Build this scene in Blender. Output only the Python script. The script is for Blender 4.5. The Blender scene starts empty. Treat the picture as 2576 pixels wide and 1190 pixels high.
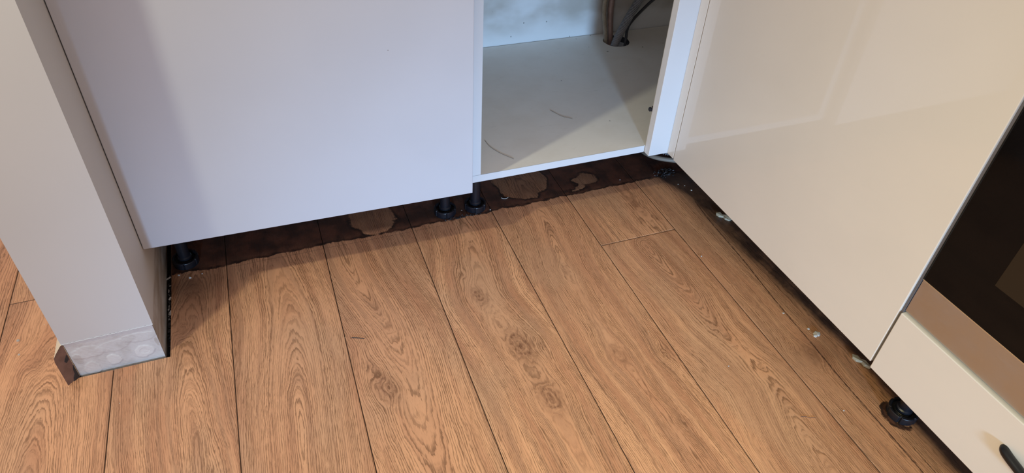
import bpy, bmesh, math, random
import numpy as np
from mathutils import Vector, Matrix
random.seed(7)
rng = np.random.RandomState(11)
S = bpy.context.scene
C = S.collection

# ------------------------------------------------------------------ camera
cd = bpy.data.cameras.new('camera'); cam = bpy.data.objects.new('camera', cd); C.objects.link(cam)
Rm = ((0.9340796301647809, 0.19612925112369667, -0.29837654291998905),
      (-0.35441043922780396, 0.6109606176547737, -0.7078985550495581),
      (0.04345670348267578, 0.7669813821264211, 0.6401961218203867))
cam.matrix_world = Matrix.Translation((0.2463, -1.0663, 0.9472)) @ Matrix(Rm).to_4x4()
cd.sensor_width = 36.0; cd.lens = 1727.5 / 2576 * 36.0; cd.clip_start = 0.02
S.camera = cam

# ------------------------------------------------------------------ light
w = bpy.data.worlds.new('room_ambient'); S.world = w; w.use_nodes = True
w.node_tree.nodes['Background'].inputs[0].default_value = (1.0, 0.866, 0.857, 1)
w.node_tree.nodes['Background'].inputs[1].default_value = 0.61
def look_at(o, t):
    o.rotation_euler = (Vector(t) - o.location).to_track_quat('-Z', 'Y').to_euler()
def area(name, loc, tgt, sx, sy, power, col):
    l = bpy.data.lights.new(name, 'AREA'); l.shape = 'RECTANGLE'; l.size = sx; l.size_y = sy
    l.energy = power; l.color = col
    o = bpy.data.objects.new(name, l); C.objects.link(o); o.location = loc; look_at(o, tgt); return o
def bulb(name, loc, rad, power, col):
    l = bpy.data.lights.new(name, 'POINT'); l.shadow_soft_size = rad; l.energy = power; l.color = col
    o = bpy.data.objects.new(name, l); C.objects.link(o); o.location = loc; return o
def spot(name, loc, tgt, deg, rad, power, col):
    l = bpy.data.lights.new(name, 'SPOT'); l.shadow_soft_size = rad; l.spot_size = math.radians(deg); l.spot_blend = 1.0
    l.energy = power; l.color = col
    o = bpy.data.objects.new(name, l); C.objects.link(o); o.location = loc; look_at(o, tgt); return o
bulb('work_lamp', (-0.344, -0.475, 1.37), 0.028, 22.5, (1.0, 0.98, 0.78))
spot('ceiling_lamp', (-0.87, -1.30, 2.35), (1.0, -1.1, -0.1), 47, 0.07, 96.0, (1.0, 0.89, 0.36))
spot('daylight_window', (-0.74, -7.0, 0.95), (0.84, 0.0, -0.34), 19.0, 0.26, 2250.0, (0.385, 0.64, 1.0))
S.view_settings.view_transform = 'Standard'; S.view_settings.look = 'None'
S.view_settings.gamma = 1.0; S.view_settings.use_curve_mapping = False
S.view_settings.exposure = 0.0

# ------------------------------------------------------------------ node helpers
class NT:
    def __init__(s, name, rough=0.5, metal=0.0, spec=0.5, base=(0.8, 0.8, 0.8)):
        s.m = bpy.data.materials.new(name); s.m.use_nodes = True
        s.t = s.m.node_tree; s.b = s.t.nodes['Principled BSDF']
        s.b.inputs['Roughness'].default_value = rough; s.b.inputs['Metallic'].default_value = metal
        s.b.inputs['Specular IOR Level'].default_value = spec
        s.b.inputs['Base Color'].default_value = (*base, 1)
    def n(s, typ, **kw):
        nd = s.t.nodes.new(typ)
        for k, v in kw.items(): setattr(nd, k, v)
        return nd
    def put(s, sock, v):
        if isinstance(v, bpy.types.NodeSocket): s.t.links.new(v, sock)
        elif isinstance(v, (tuple, list)) and len(v) == 3 and sock.type == 'RGBA': sock.default_value = (*v, 1)
        else: sock.default_value = v
    def math(s, op, a, b=None, c=None, clamp=False):
        nd = s.n('ShaderNodeMath', operation=op, use_clamp=clamp)
        s.put(nd.inputs[0], a)
        if b is not None: s.put(nd.inputs[1], b)
        if c is not None: s.put(nd.inputs[2], c)
        return nd.outputs[0]
    def attr(s, name):
        nd = s.n('ShaderNodeAttribute', attribute_name=name); return nd.outputs['Fac']
    def pos(s):
        return s.n('ShaderNodeNewGeometry').outputs['Position']
    def objco(s):
        return s.n('ShaderNodeTexCoord').outputs['Object']
    def sep(s, v):
        nd = s.n('ShaderNodeSeparateXYZ'); s.put(nd.inputs[0], v); return nd.outputs
    def comb(s, x, y, z):
        nd = s.n('ShaderNodeCombineXYZ'); s.put(nd.inputs[0], x); s.put(nd.inputs[1], y); s.put(nd.inputs[2], z); return nd.outputs[0]
    def noise(s, v, scale, detail=3, rough=0.5, dist=0.0):
        nd = s.n('ShaderNodeTexNoise'); s.put(nd.inputs['Vector'], v)
        nd.inputs['Scale'].default_value = scale; nd.inputs['Detail'].default_value = detail
        nd.inputs['Roughness'].default_value = rough; nd.inputs['Distortion'].default_value = dist
        return nd.outputs['Fac']
    def vscale(s, v, sc):
        nd = s.n('ShaderNodeVectorMath', operation='MULTIPLY'); s.put(nd.inputs[0], v); nd.inputs[1].default_value = sc; return nd.outputs[0]
    def ramp(s, f, a, b, ca=0.0, cb=1.0):
        nd = s.n('ShaderNodeMapRange', interpolation_type='SMOOTHSTEP')
        s.put(nd.inputs['Value'], f); nd.inputs['From Min'].default_value = a; nd.inputs['From Max'].default_value = b
        nd.inputs['To Min'].default_value = ca; nd.inputs['To Max'].default_value = cb
        return nd.outputs[0]
    def mix(s, f, a, b, mode='MIX'):
        nd = s.n('ShaderNodeMix', data_type='RGBA', blend_type=mode)
        s.put(nd.inputs['Factor'], f); s.put(nd.inputs['A'], a) if False else None
        s.put(nd.inputs[6], a); s.put(nd.inputs[7], b); return nd.outputs[2]
    def bump(s, h, strength, dist):
        nd = s.n('ShaderNodeBump'); s.put(nd.inputs['Height'], h); nd.inputs['Strength'].default_value = strength
        nd.inputs['Distance'].default_value = dist; s.put(s.b.inputs['Normal'], nd.outputs[0])
    def col(s, v): s.put(s.b.inputs['Base Color'], v)
    def rgh(s, v): s.put(s.b.inputs['Roughness'], v)

# ------------------------------------------------------------------ materials
def mat_white(name, base, rough, spec=0.5, coat=0.0, specks=True, croft=0.05):
    t = NT(name, rough, 0, spec, base); p = t.pos()
    n = t.noise(p, 6.0, 2)
    c = t.mix(t.ramp(n, 0.35, 0.75), base, tuple(x * 0.97 for x in base))
    if specks:
        v = t.n('ShaderNodeTexVoronoi', feature='F1'); t.put(v.inputs['Vector'], t.vscale(p, (1, 1, 1.6)))
        v.inputs['Scale'].default_value = 11.0
        sp = t.math('LESS_THAN', v.outputs['Distance'], 0.016)
        sel = t.math('GREATER_THAN', t.sep(v.outputs['Color'])[0], 0.55)
        c = t.mix(t.math('MULTIPLY', t.math('MULTIPLY', sp, sel), 0.55), c, (0.22, 0.19, 0.16))
    t.col(c)
    t.bump(t.noise(p, 900, 2), 0.03, 0.0005)
    if coat:
        t.b.inputs['Coat Weight'].default_value = coat; t.b.inputs['Coat Roughness'].default_value = croft
    return t.m
M = {}
M['door'] = mat_white('white_door_foil', (0.54, 0.56, 0.60), 0.45, 0.4)
M['gloss'] = mat_white('cream_gloss_foil', (0.75, 0.695, 0.61), 0.38, 0.5, 1.0, True, 0.03)
M['board'] = mat_white('white_melamine', (0.72, 0.71, 0.69), 0.42, 0.4)
M['edge'] = mat_white('white_edge_band', (0.63, 0.66, 0.68), 0.4, 0.4, specks=False)
M['wallpaint'] = mat_white('matt_white_wall_paint', (0.60, 0.605, 0.60), 0.8, 0.25, specks=False)
def m_shelf():
    t = NT('white_shelf_board_dusty', 0.5); p = t.pos()
    n = t.noise(p, 14, 4, 0.6); n2 = t.noise(t.vscale(p, (1, 3, 1)), 45, 3, 0.6)
    c = t.mix(t.ramp(n, 0.35, 0.8), (0.90, 0.87, 0.79), (0.85, 0.81, 0.72))
    c = t.mix(t.ramp(n2, 0.6, 0.85, 0, 0.25), c, (0.50, 0.46, 0.41))
    v = t.n('ShaderNodeTexVoronoi'); t.put(v.inputs['Vector'], p); v.inputs['Scale'].default_value = 24
    sp = t.math('LESS_THAN', v.outputs['Distance'], 0.035)
    sel = t.math('GREATER_THAN', t.sep(v.outputs['Color'])[1], 0.62)
    c = t.mix(t.math('MULTIPLY', t.math('MULTIPLY', sp, sel), 0.8), c, (0.08, 0.07, 0.06))
    t.col(c); return t.m
M['shelf'] = m_shelf()
def m_back():
    t = NT('grimy_white_back_panel', 0.45); p = t.pos()
    n = t.noise(t.vscale(p, (1, 1, 1.6)), 4.5, 4, 0.5)
    z = t.sep(p)[2]
    band = t.ramp(t.math('ADD', z, t.math('MULTIPLY', n, 0.10)), 0.225, 0.30)
    st = t.math('MULTIPLY', t.ramp(n, 0.38, 0.62), band)
    c = t.mix(t.math('MULTIPLY', st, 0.62), (0.66, 0.67, 0.66), (0.30, 0.255, 0.19))
    v = t.n('ShaderNodeTexVoronoi'); t.put(v.inputs['Vector'], t.vscale(p, (1, 1, .7))); v.inputs['Scale'].default_value = 58
    sp = t.math('LESS_THAN', v.outputs['Distance'], 0.095)
    sel = t.math('GREATER_THAN', t.sep(v.outputs['Color'])[0], 0.72)
    c = t.mix(t.math('MULTIPLY', t.math('MULTIPLY', sp, sel), 0.7), c, (0.07, 0.08, 0.07))
    t.col(c); return t.m
M['back'] = m_back()
def m_bare():
    t = NT('bare_patchy_plaster', 0.6); p = t.pos()
    a = t.attr('patch')
    n = t.noise(p, 55, 4, 0.6)
    c = t.mix(t.ramp(n, 0.4, 0.7), (0.60, 0.605, 0.60), (0.52, 0.515, 0.50))
    c = t.mix(t.math('MULTIPLY', a, 0.9), c, (0.70, 0.705, 0.69))
    c = t.mix(t.attr('dirt'), c, (0.26, 0.20, 0.14))
    t.col(c); t.bump(t.noise(p, 400, 4), 0.25, 0.0008); return t.m
M['bare'] = m_bare()
def simple(name, col, rough, metal=0, spec=0.5, bs=0, bd=0.0005, var=0.0):
    t = NT(name, rough, metal, spec, col); p = t.pos()
    if var: t.col(t.mix(t.ramp(t.noise(p, 60, 4), 0.35, 0.7), col, tuple(c * (1 - var) for c in col)))
    if bs: t.bump(t.noise(p, bs, 3), 0.3, bd)
    return t.m
M['black'] = simple('black_plastic', (0.007, 0.008, 0.012), 0.36, 0, 0.5, 500, 0.0002)
M['handle'] = simple('black_metal_handle', (0.015, 0.015, 0.016), 0.35, 0.3)
M['glass'] = simple('black_oven_glass', (0.004, 0.0035, 0.0035), 0.08, 0, 0.16)
M['window'] = simple('brown_tinted_oven_window', (0.026, 0.018, 0.011), 0.12, 0, 0.2)
M['gapshade'] = simple('grey_gap_shade', (0.13, 0.125, 0.13), 0.4, 0.2)  # shade of the door gap put into a grey colour
M['mdf'] = simple('brown_fibreboard_end', (0.23, 0.135, 0.10), 0.85, 0, 0.2, 700, 0.0006, 0.25)
M['skirtpaint'] = simple('cream_skirting_paint', (0.80, 0.70, 0.52), 0.5)
M['conc'] = simple('dark_subfloor', (0.02, 0.018, 0.016), 0.9, 0, 0.2, 300, 0.002, 0.4)
M['hosegrey'] = simple('grey_ribbed_plastic', (0.25, 0.25, 0.26), 0.45, 0, 0.5, var=0.2)
M['hosebeige'] = simple('beige_ribbed_plastic', (0.42, 0.36, 0.27), 0.5, var=0.2)
M['tubebeige'] = simple('beige_smooth_tube', (0.24, 0.20, 0.155), 0.5)
M['pipe'] = simple('pinkish_copper_pipe', (0.34, 0.235, 0.20), 0.45, 0.2, var=0.25)
M['cable'] = simple('dark_grey_cable', (0.05, 0.052, 0.06), 0.5)
M['palegrey'] = simple('pale_grey_plastic', (0.36, 0.38, 0.44), 0.5)
M['lipglint'] = simple('steel_lip_glint', (0.75, 0.60, 0.36), 0.25, 0.9)  # golden glint of the lit steel edge, painted as base colour
M['chip'] = simple('white_plaster', (0.52, 0.51, 0.48), 0.6, var=0.25)
M['clip'] = simple('yellowed_clear_plastic', (0.42, 0.40, 0.31), 0.25, 0, 0.6)
M['debrisgap'] = simple('dark_debris_and_gap_shade', (0.03, 0.03, 0.033), 0.6, var=0.3)  # debris, also the painted shade of the torn skirting gap
M['hair'] = simple('brown_hair', (0.20, 0.17, 0.14), 0.5)
M['top'] = simple('grey_stone_worktop', (0.30, 0.29, 0.28), 0.35, var=0.3)
M['room'] = simple('room_wall_paint', (0.66, 0.63, 0.58), 0.85)
def m_steel():
    t = NT('brushed_stainless_steel', 0.33, 1.0, 0.5, (0.56, 0.58, 0.57)); p = t.pos()
    n = t.noise(t.vscale(p, (1, 0.06, 1)), 900, 3)
    n2 = t.noise(p, 30, 3)
    t.rgh(t.ramp(t.math('ADD', t.math('MULTIPLY', n, 0.5), t.math('MULTIPLY', n2, 0.5)), 0.3, 0.7, 0.30, 0.44))
    t.bump(n, 0.12, 0.0002)
    t.b.inputs['Anisotropic'].default_value = 0.5
    return t.m
M['steel'] = m_steel()

def m_floor():
    t = NT('oak_effect_laminate', 0.5, 0, 0.4)
    F = t.attr('ring'); y = t.attr('along'); x = t.attr('across'); seed = t.attr('seed')
    knot = t.attr('knot'); st = t.attr('stain'); tone = t.attr('tone'); soft = t.attr('darken')
    p = t.pos()
    sd = t.math('MULTIPLY', seed, 37.0)
    # fine jitter of the ring field so that the lines look torn and fibrous
    def nz(fx, x_, fy, off=0.0, det=2, ro=0.5):
        return t.noise(t.comb(t.math('MULTIPLY', x_, fx), t.math('MULTIPLY', y, fy), t.math('ADD', sd, off)), 1.0, det, ro)
    jit = nz(620.0, x, 45.0, 0.0, 3, 0.6); jit2 = nz(110.0, x, 26.0, 1.0)
    Fj = t.math('ADD', F, t.math('ADD', t.math('MULTIPLY', t.math('SUBTRACT', jit, 0.5), 0.0026),
                                t.math('MULTIPLY', t.math('SUBTRACT', jit2, 0.5), 0.0042)))
    # growth rings: thin dark late-wood lines with uneven spacing
    spac = t.noise(t.comb(t.math('MULTIPLY', F, 60.0), sd, 0.0), 1.0, 2)
    def rings(freq, w0, w1, off, k=4.2):
        q = t.math('FRACT', t.math('ADD', t.math('MULTIPLY', Fj, freq), t.math('ADD', t.math('MULTIPLY', spac, k), off)))
        return t.math('MULTIPLY', t.ramp(q, w0, w1), t.ramp(q, 1.0, 0.93))
    amp = t.ramp(nz(60.0, F, 3.0, 2.0), 0.36, 0.60, 0.38, 1.0)
    brk = t.ramp(nz(900.0, F, 42.0, 3.0, 2), 0.32, 0.52, 0.12, 1.0)
    line = t.math('MULTIPLY', t.math('MULTIPLY', rings(330.0, 0.42, 0.88, 0.0), amp), brk)
    amp2 = t.ramp(nz(60.0, F, 5.0, 5.0), 0.40, 0.62, 0.0, 1.0)
    line2 = t.math('MULTIPLY', t.math('MULTIPLY', rings(520.0, 0.45, 0.85, 0.37, 6.0), amp2), brk)
    # pores: short streaks that run with the fibre
    pore = t.ramp(nz(760.0, Fj, 38.0, 7.0, 3, 0.6), 0.55, 0.70)
    pore = t.math('MULTIPLY', pore, t.ramp(nz(50.0, F, 8.0, 8.0), 0.38, 0.60, 0.25, 1.0))
    pore2 = t.ramp(nz(1700.0, x, 95.0, 9.0, 2), 0.50, 0.75)
    # broad colour drift
    d1 = nz(46.0, F, 2.2, 11.0, 3); d2 = nz(11.0, x, 4.5, 12.0); d3 = nz(120.0, F, 3.0, 13.0)
    base = t.mix(t.ramp(d1, 0.36, 0.66), (0.72, 0.42, 0.235), (0.55, 0.295, 0.165))
    base = t.mix(t.ramp(d2, 0.42, 0.68, 0.0, 0.55), base, (0.55, 0.365, 0.225))
    base = t.mix(t.ramp(d3, 0.48, 0.70, 0.0, 0.62), base, (0.42, 0.245, 0.145))
    base = t.mix(t.math('MULTIPLY', tone, 0.8), base, (0.46, 0.245, 0.145))
    c = t.mix(t.math('MULTIPLY', line, 0.74), base, (0.150, 0.077, 0.036))
    c = t.mix(t.math('MULTIPLY', line2, 0.48), c, (0.18, 0.092, 0.045))
    c = t.mix(t.math('MULTIPLY', pore, 0.55), c, (0.17, 0.088, 0.042))
    c = t.mix(t.math('MULTIPLY', pore2, 0.20), c, (0.25, 0.13, 0.065))
    knot = t.math('MULTIPLY', knot, t.ramp(nz(260.0, x, 120.0, 15.0, 4, 0.6), 0.30, 0.62, 0.45, 1.15))
    c = t.mix(t.math('MULTIPLY', knot, 0.85), c, (0.17, 0.080, 0.040))
    c = t.mix(1.0, c, (1.20, 1.10, 1.04), 'MULTIPLY')
    # dried plinth residue, reddish black, ragged border
    ns = t.noise(p, 75, 5, 0.65); nb = t.noise(p, 22, 3, 0.6)
    sv = t.math('ADD', st, t.math('ADD', t.math('MULTIPLY', t.math('SUBTRACT', ns, 0.5), 0.016), t.math('MULTIPLY', t.math('SUBTRACT', nb, 0.5), 0.016)))
    sm = t.ramp(sv, -0.0008, 0.0022)
    rim = t.math('MULTIPLY', t.math('MULTIPLY', t.ramp(sv, -0.002, 0.0008), t.ramp(sv, 0.0090, 0.0020)), t.ramp(t.noise(p, 35, 3), 0.35, 0.55, 0.35, 1.0))
    scol = t.mix(t.ramp(nb, 0.35, 0.65), (0.026, 0.012, 0.011), (0.115, 0.044, 0.027))
    darken = t.math('ADD', soft, t.math('MULTIPLY', t.math('SUBTRACT', nb, 0.5), t.math('MULTIPLY', soft, 0.6)), clamp=True)
    c = t.mix(t.math('MULTIPLY', darken, 0.95), c, (0.022, 0.012, 0.010))  # soft dark areas mixed in besides the residue
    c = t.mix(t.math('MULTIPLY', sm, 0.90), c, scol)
    c = t.mix(t.math('MULTIPLY', rim, 0.85), c, (0.012, 0.007, 0.006))
    ridge = t.ramp(t.math('ABSOLUTE', t.math('SUBTRACT', t.noise(p, 48, 2, 0.5, 0.8), 0.5)), 0.010, 0.0)
    ridge = t.math('MULTIPLY', t.math('MULTIPLY', ridge, sm), t.ramp(nb, 0.50, 0.60, 0.0, 0.45))
    c = t.mix(ridge, c, (0.20, 0.105, 0.06))
    for nm_, w_ in (('swa', 0.0024), ('swb', 0.0013), ('swc', 0.0008)):
        dl = t.math('ADD', t.attr(nm_), t.math('MULTIPLY', t.math('SUBTRACT', t.noise(p, 160, 3), 0.5), 0.0035))
        sw = t.math('MULTIPLY', t.ramp(t.math('ABSOLUTE', dl), w_, w_ * 0.2), t.ramp(ns, 0.30, 0.55, 0.45, 1.0))
        c = t.mix(t.math('MULTIPLY', sw, 0.85 if nm_ != 'swc' else 0.45), c, (0.040, 0.016, 0.010))
    # plank edges
    e = t.attr('edge')
    gap = t.ramp(e, 0.0011, 0.0003)
    c = t.mix(t.math('MULTIPLY', gap, 0.92), c, (0.025, 0.016, 0.010))
    # stray pale dust specks
    v = t.n('ShaderNodeTexVoronoi'); t.put(v.inputs['Vector'], p); v.inputs['Scale'].default_value = 30
    sp = t.math('LESS_THAN', v.outputs['Distance'], 0.028)
    sel = t.math('GREATER_THAN', t.sep(v.outputs['Color'])[0], 0.93)
    c = t.mix(t.math('MULTIPLY', t.math('MULTIPLY', sp, sel), 0.8), c, (0.65, 0.55, 0.42))
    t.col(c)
    t.rgh(t.math('ADD', t.math('MULTIPLY', sm, -0.10), t.ramp(pore, 0, 1, 0.50, 0.62)))
    h = t.math('SUBTRACT', 1.0, t.math('ADD', t.math('MULTIPLY', t.math('ADD', line, t.math('MULTIPLY', line2, .6)), 0.7), t.math('ADD', t.math('MULTIPLY', pore, 0.8), t.math('MULTIPLY', pore2, 0.2))))
    h = t.math('SUBTRACT', h, t.math('MULTIPLY', gap, 2.0))
    t.bump(h, 0.55, 0.0007)
    return t.m
M['floor'] = m_floor()

# ------------------------------------------------------------------ mesh helpers
def link(o, parent=None):
    C.objects.link(o)
    if parent: o.parent = parent
    return o
def obj(name, bm, mat, parent=None, smooth=False):
    bmesh.ops.recalc_face_normals(bm, faces=bm.faces[:])
    me = bpy.data.meshes.new(name); bm.to_mesh(me); bm.free()
    if isinstance(mat, (list, tuple)):
        for m in mat: me.materials.append(m)
    else: me.materials.append(mat)
    if smooth: me.polygons.foreach_set('use_smooth', [True] * len(me.polygons))
    return link(bpy.data.objects.new(name, me), parent)
def box(bm, a, b, bev=0.0, seg=2, mi=0):
    x0, y0, z0 = a; x1, y1, z1 = b
    r = bmesh.ops.create_cube(bm, size=1.0, matrix=Matrix.Translation(((x0+x1)/2, (y0+y1)/2, (z0+z1)/2)) @ Matrix.Diagonal((x1-x0, y1-y0, z1-z0, 1)))
    fs = set(f for v in r['verts'] for f in v.link_faces)
    for f in fs: f.material_index = mi
    if bev:
        es = set(e for v in r['verts'] for e in v.link_edges)
        bmesh.ops.bevel(bm, geom=list(es), offset=bev, segments=seg, affect='EDGES', profile=0.5)
    return bm
def B(name, a, b, mat, parent=None, bev=0.0008):
    o = obj(name, box(bmesh.new(), a, b, bev), mat, parent); return o
def tag(o, label=None, cat=None, group=None, kind=None):
    if label: o['label'] = label
    if cat: o['category'] = cat
    if group: o['group'] = group
    if kind: o['kind'] = kind
    return o
def empty(name, loc, label, cat, group=None):
    o = bpy.data.objects.new(name, None); C.objects.link(o); o.location = loc; o.empty_display_size = 0.05
    tag(o, label, cat, group); return o
def under(root, o):   # keep world placement below an Empty that is only translated
    o.parent = root; o.location = o.location - root.location; return o
def lathe(bm, prof, c, seg=40, notch=None):
    rings = []
    for r, z in prof:
        ring = []
        for i in range(seg):
            a = 2 * math.pi * i / seg
            rr = r
            if notch: rr = notch(a, r, z)
            ring.append(bm.verts.new((c[0] + rr * math.cos(a), c[1] + rr * math.sin(a), c[2] + z)))
        rings.append(ring)
    for k in range(len(rings) - 1):
        for i in range(seg):
            j = (i + 1) % seg
            bm.faces.new((rings[k][i], rings[k][j], rings[k+1][j], rings[k+1][i]))
    bm.faces.new(rings[0][::-1]); bm.faces.new(rings[-1]); return bm
def spline(pts, n):
    P = [Vector(q) for q in pts]; P = [P[0] * 2 - P[1]] + P + [P[-1] * 2 - P[-2]]
    out = []
    segs = len(P) - 3
    for s in range(segs):
        for i in range(n):
            t = i / n; a, b, c, d = P[s:s+4]
            out.append(0.5 * ((2*b) + (c-a)*t + (2*a-5*b+4*c-d)*t*t + (-a+3*b-3*c+d)*t**3))
    out.append(P[-2]); return out
def resample(pts, step):
    L = [0]
    for a, b in zip(pts, pts[1:]): L.append(L[-1] + (b - a).length)
    n = max(2, int(L[-1] / step)); out = []; k = 0
    for i in range(n + 1):
        s = L[-1] * i / n
        while k < len(L) - 2 and L[k+1] < s: k += 1
        t = (s - L[k]) / max(1e-9, L[k+1] - L[k]); out.append(pts[k].lerp(pts[k+1], t))
    return out
def tube(bm, pts, rad, seg=14, rib=None, flat=1.0):
    """rib = (pitch, depth): ribbed hose"""
    if rib: pts = resample(pts, rib[0] / 6)
    prev = None; rings = []; up = Vector((0.13, 0.3, 1)).normalized()
    for i, q in enumerate(pts):
        d = (pts[min(i+1, len(pts)-1)] - pts[max(i-1, 0)]).normalized()
        if prev is None: n = d.orthogonal().normalized()
        else: n = (prev - d * prev.dot(d)).normalized()
        prev = n; b = d.cross(n)
        r = rad
        if rib: r = rad - rib[1] * (0.0, 0.05, 0.6, 1.0, 1.0, 0.5)[i % 6]
        rings.append([bm.verts.new(q + n * r * math.cos(2*math.pi*k/seg) + b * r * flat * math.sin(2*math.pi*k/seg)) for k in range(seg)])
    for a, c in zip(rings, rings[1:]):
        for i in range(seg):
            j = (i+1) % seg; bm.faces.new((a[i], a[j], c[j], c[i]))
    bm.faces.new(rings[0][::-1]); bm.faces.new(rings[-1]); return bm

# ------------------------------------------------------------------ floor (one mesh, grain traced plank by plank)
def interp(y, pts):
    pts = sorted(pts); ys = [p[0] for p in pts]; vs = [p[1] for p in pts]
    # smooth interpolation: linear on a blurred table
    tab = np.linspace(-4, 4, 4001); v = np.interp(tab, ys, vs)
    k = np.hanning(41); k /= k.sum(); v = np.convolve(np.pad(v, 20, mode='edge'), k, 'valid')
    return np.interp(y, tab, v)
def wob(x, y, seed, amp, fx, fy, n=9):
    r = np.random.RandomState(seed); o = 0
    for _ in range(n):
        o = o + np.sin(x * r.uniform(-fx, fx) + y * r.uniform(-fy, fy) + r.uniform(0, 6.28)) * r.uniform(0.5, 1)
    return o * amp / math.sqrt(n)
SHX = 0.013
SEAM = [-0.645, -0.456, -0.267, -0.0793, 0.1105, 0.3012, 0.4900, 0.6748, 0.8605, 1.0432, 1.2300, 1.4170, 1.6040, 1.79]
# plank index -> (axis points (y,x), depth points (y,d), knots (x,y,sx,sy,push,radius,dark), wobble)
PL = {
 2: dict(ax=[(-.8, -.185), (-.3, -.188), (-.05, -.18)], d=[(-1, .0), (-.45, .004), (-.34, .022), (-.25, .047), (-.16, .075), (-.02, .14), (.1, .16)],
         kn=[(-.205, -.085, .02, .03, .5, .006, .35), (-.232, -.03, .015, .03, .4, .004, .2)], wob=.0022),
 3: dict(ax=[(-.8, .055), (-.42, .052), (-.28, .040), (-.1, .033), (.1, .06)], d=[(-.9, .05), (-.6, .02), (-.45, .004), (-.34, .006), (-.27, .020), (-.2, .042), (-.1, .07), (.1, .12)],
         kn=[(.0285, -.078, .016, .022, .6, .0075, .35), (.045, -.285, .010, .035, .2, .0, 0), (.062, -.40, .020, .04, .5, .004, .2)], wob=.0020),
 4: dict(ax=[(-.6, .19), (-.45, .195), (-.3, .2025), (-.21, .2104), (-.1, .216), (.06, .203), (.3, .2)],
         d=[(-.8, .05), (-.5, .03), (-.44, .012), (-.38, .002), (-.32, .010), (-.26, .032), (-.2, .052), (-.1, .080), (0, .10), (.1, .115), (.4, .15)], kn=[], wob=.0016),
 5: dict(ax=[(-.7, .40), (-.42, .380), (-.27, .385), (-.2, .382), (-.03, .3453), (.1, .335)],
         d=[(-.9, .17), (-.6, .13), (-.42, .098), (-.36, .088), (-.27, .072), (-.2, .058), (-.1, .036), (-.03, .018), (.05, .004), (.2, .03)],
         kn=[(.332, -.2816, .018, .022, .7, .007, .5), (.346, -.3267, .022, .026, .85, .010, .75), (.372, -.30, .014, .04, .5, .0, 0)], wob=.0022),
 6: dict(ax=[(-.8, .60), (-.435, .60), (-.31, .592), (-.17, .57), (0, .60), (.2, .6)], d=[(-.9, .09), (-.6, .06), (-.44, .05), (-.31, .045), (-.2, .06), (-.05, .08), (.1, .09)],
         kn=[(.5623, -.1685, .014, .020, .75, .0075, .9), (.5933, -.3125, .024, .036, .75, .013, .95), (.5995, -.4351, .022, .032, .75, .011, .85), (.548, -.10, .018, .02, .6, .003, .3), (.63, -.325, .014, .018, .5, .004, .35), (.575, -.25, .014, .03, .5, .003, .3)], wob=.0020),
 7: dict(ax=[(-.8, .785), (-.55, .77), (-.39, .7546), (-.16, .7533), (0, .776), (.2, .78)], d=[(-.9, .03), (-.64, .0), (-.54, .010), (-.47, .010), (-.39, .004), (-.33, .010), (-.25, .012), (-.16, .003), (-.1, .010), (0, .032), (.1, .055), (.4, .1)],
         kn=[(.7533, -.1593, .014, .030, .6, .003, .5), (.7546, -.3916, .020, .035, .8, .008, .55), (.8371, -.4126, .016, .022, .7, .006, .6), (.79, -.555, .010, .014, .5, .003, .4)], wob=.002),
 8: dict(ax=[(-.8, .962), (-.64, .9656), (-.53, .985), (-.385, .9623), (-.3, .9655), (-.15, .950), (.1, .95)], d=[(-1, .0), (-.75, .010), (-.66, .034), (-.58, .058), (-.52, .075), (-.45, .084), (-.385, .074), (-.3, .052), (-.2, .026), (-.107, .004), (-.1, .1), (.2, .12)],
         kn=[(.985, -.50, .014, .016, .6, .003, .4), (.957, -.40, .010, .018, .4, .003, .3)], wob=.0030),
 9: dict(ax=[(-.8, 1.17), (.1, 1.16)], d=[(-1, .07), (.3, .09)], kn=[(1.092, -.4985, .026, .030, .8, .010, .35)], wob=.0016),
}
HX0, HX1, HY = -0.1375, 0.0095, -0.1415      # cut-out of the boards around the wall end
V = []; Fc = []; A = {k: [] for k in ('ring', 'along', 'across', 'seed', 'knot', 'stain', 'tone', 'darken', 'edge', 'swa', 'swb', 'swc')}
voff = 0
def fields(i, sub, X, Y):
    P = PL.get(i); sd = i * 13 + sub * 5 + 3
    if P is None or (i == 8 and sub == 1) or (i == 2 and sub == 1):
        mid = (SEAM[i] + SEAM[i+1]) / 2
        P = dict(ax=[(-4, mid + .1), (0, mid + .05), (4, mid + .1)], d=[(-4, .02), (-1, .1), (0, .09), (1, .02), (2, .1), (4, .1)], kn=[], wob=.0022)
    x, y = X.copy(), Y.copy()
    kd = np.zeros_like(X); kr = np.zeros_like(X)
    xx = x + wob(x, y, sd, P['wob'], 34, 16) + wob(x, y, sd + 1, P['wob'] * .25, 50, 120)
    for (kx, ky, sx, sy, A_, rr, dk) in P['kn']:
        g = np.exp(-((x - kx) ** 2 / (2 * sx * sx) + (y - ky) ** 2 / (2 * sy * sy)))
        xx = xx - (x - kx) * A_ * g
        if rr > 0:
            wx = x + wob(x, y, sd + 7, .22 * rr, 260, 200); wy = y + wob(x, y, sd + 8, .30 * rr, 260, 200)
            q = np.sqrt((wx - kx) ** 2 + ((wy - ky) * .55 + (wx - kx) * .25) ** 2) / rr
            kd = np.maximum(kd, dk * (np.exp(-q * q * 5) * .85 + .75 * np.exp(-(q - 1) ** 2 * 22) + .30 * np.exp(-(q - 1.7) ** 2 * 12) + .38 * np.exp(-q * q * .22)))
            kr = kr + np.exp(-q * q * .5) * q * rr * .9
    ax = interp(Y, P['ax']); d = interp(Y, P['d']) * .42
    F = np.sqrt((xx - ax) ** 2 + d * d) + kr
    tone = np.clip(.22 + wob(x, y, sd + 2, .30, 22, 7), 0, .75) * .6
    return F, kd, tone
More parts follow.
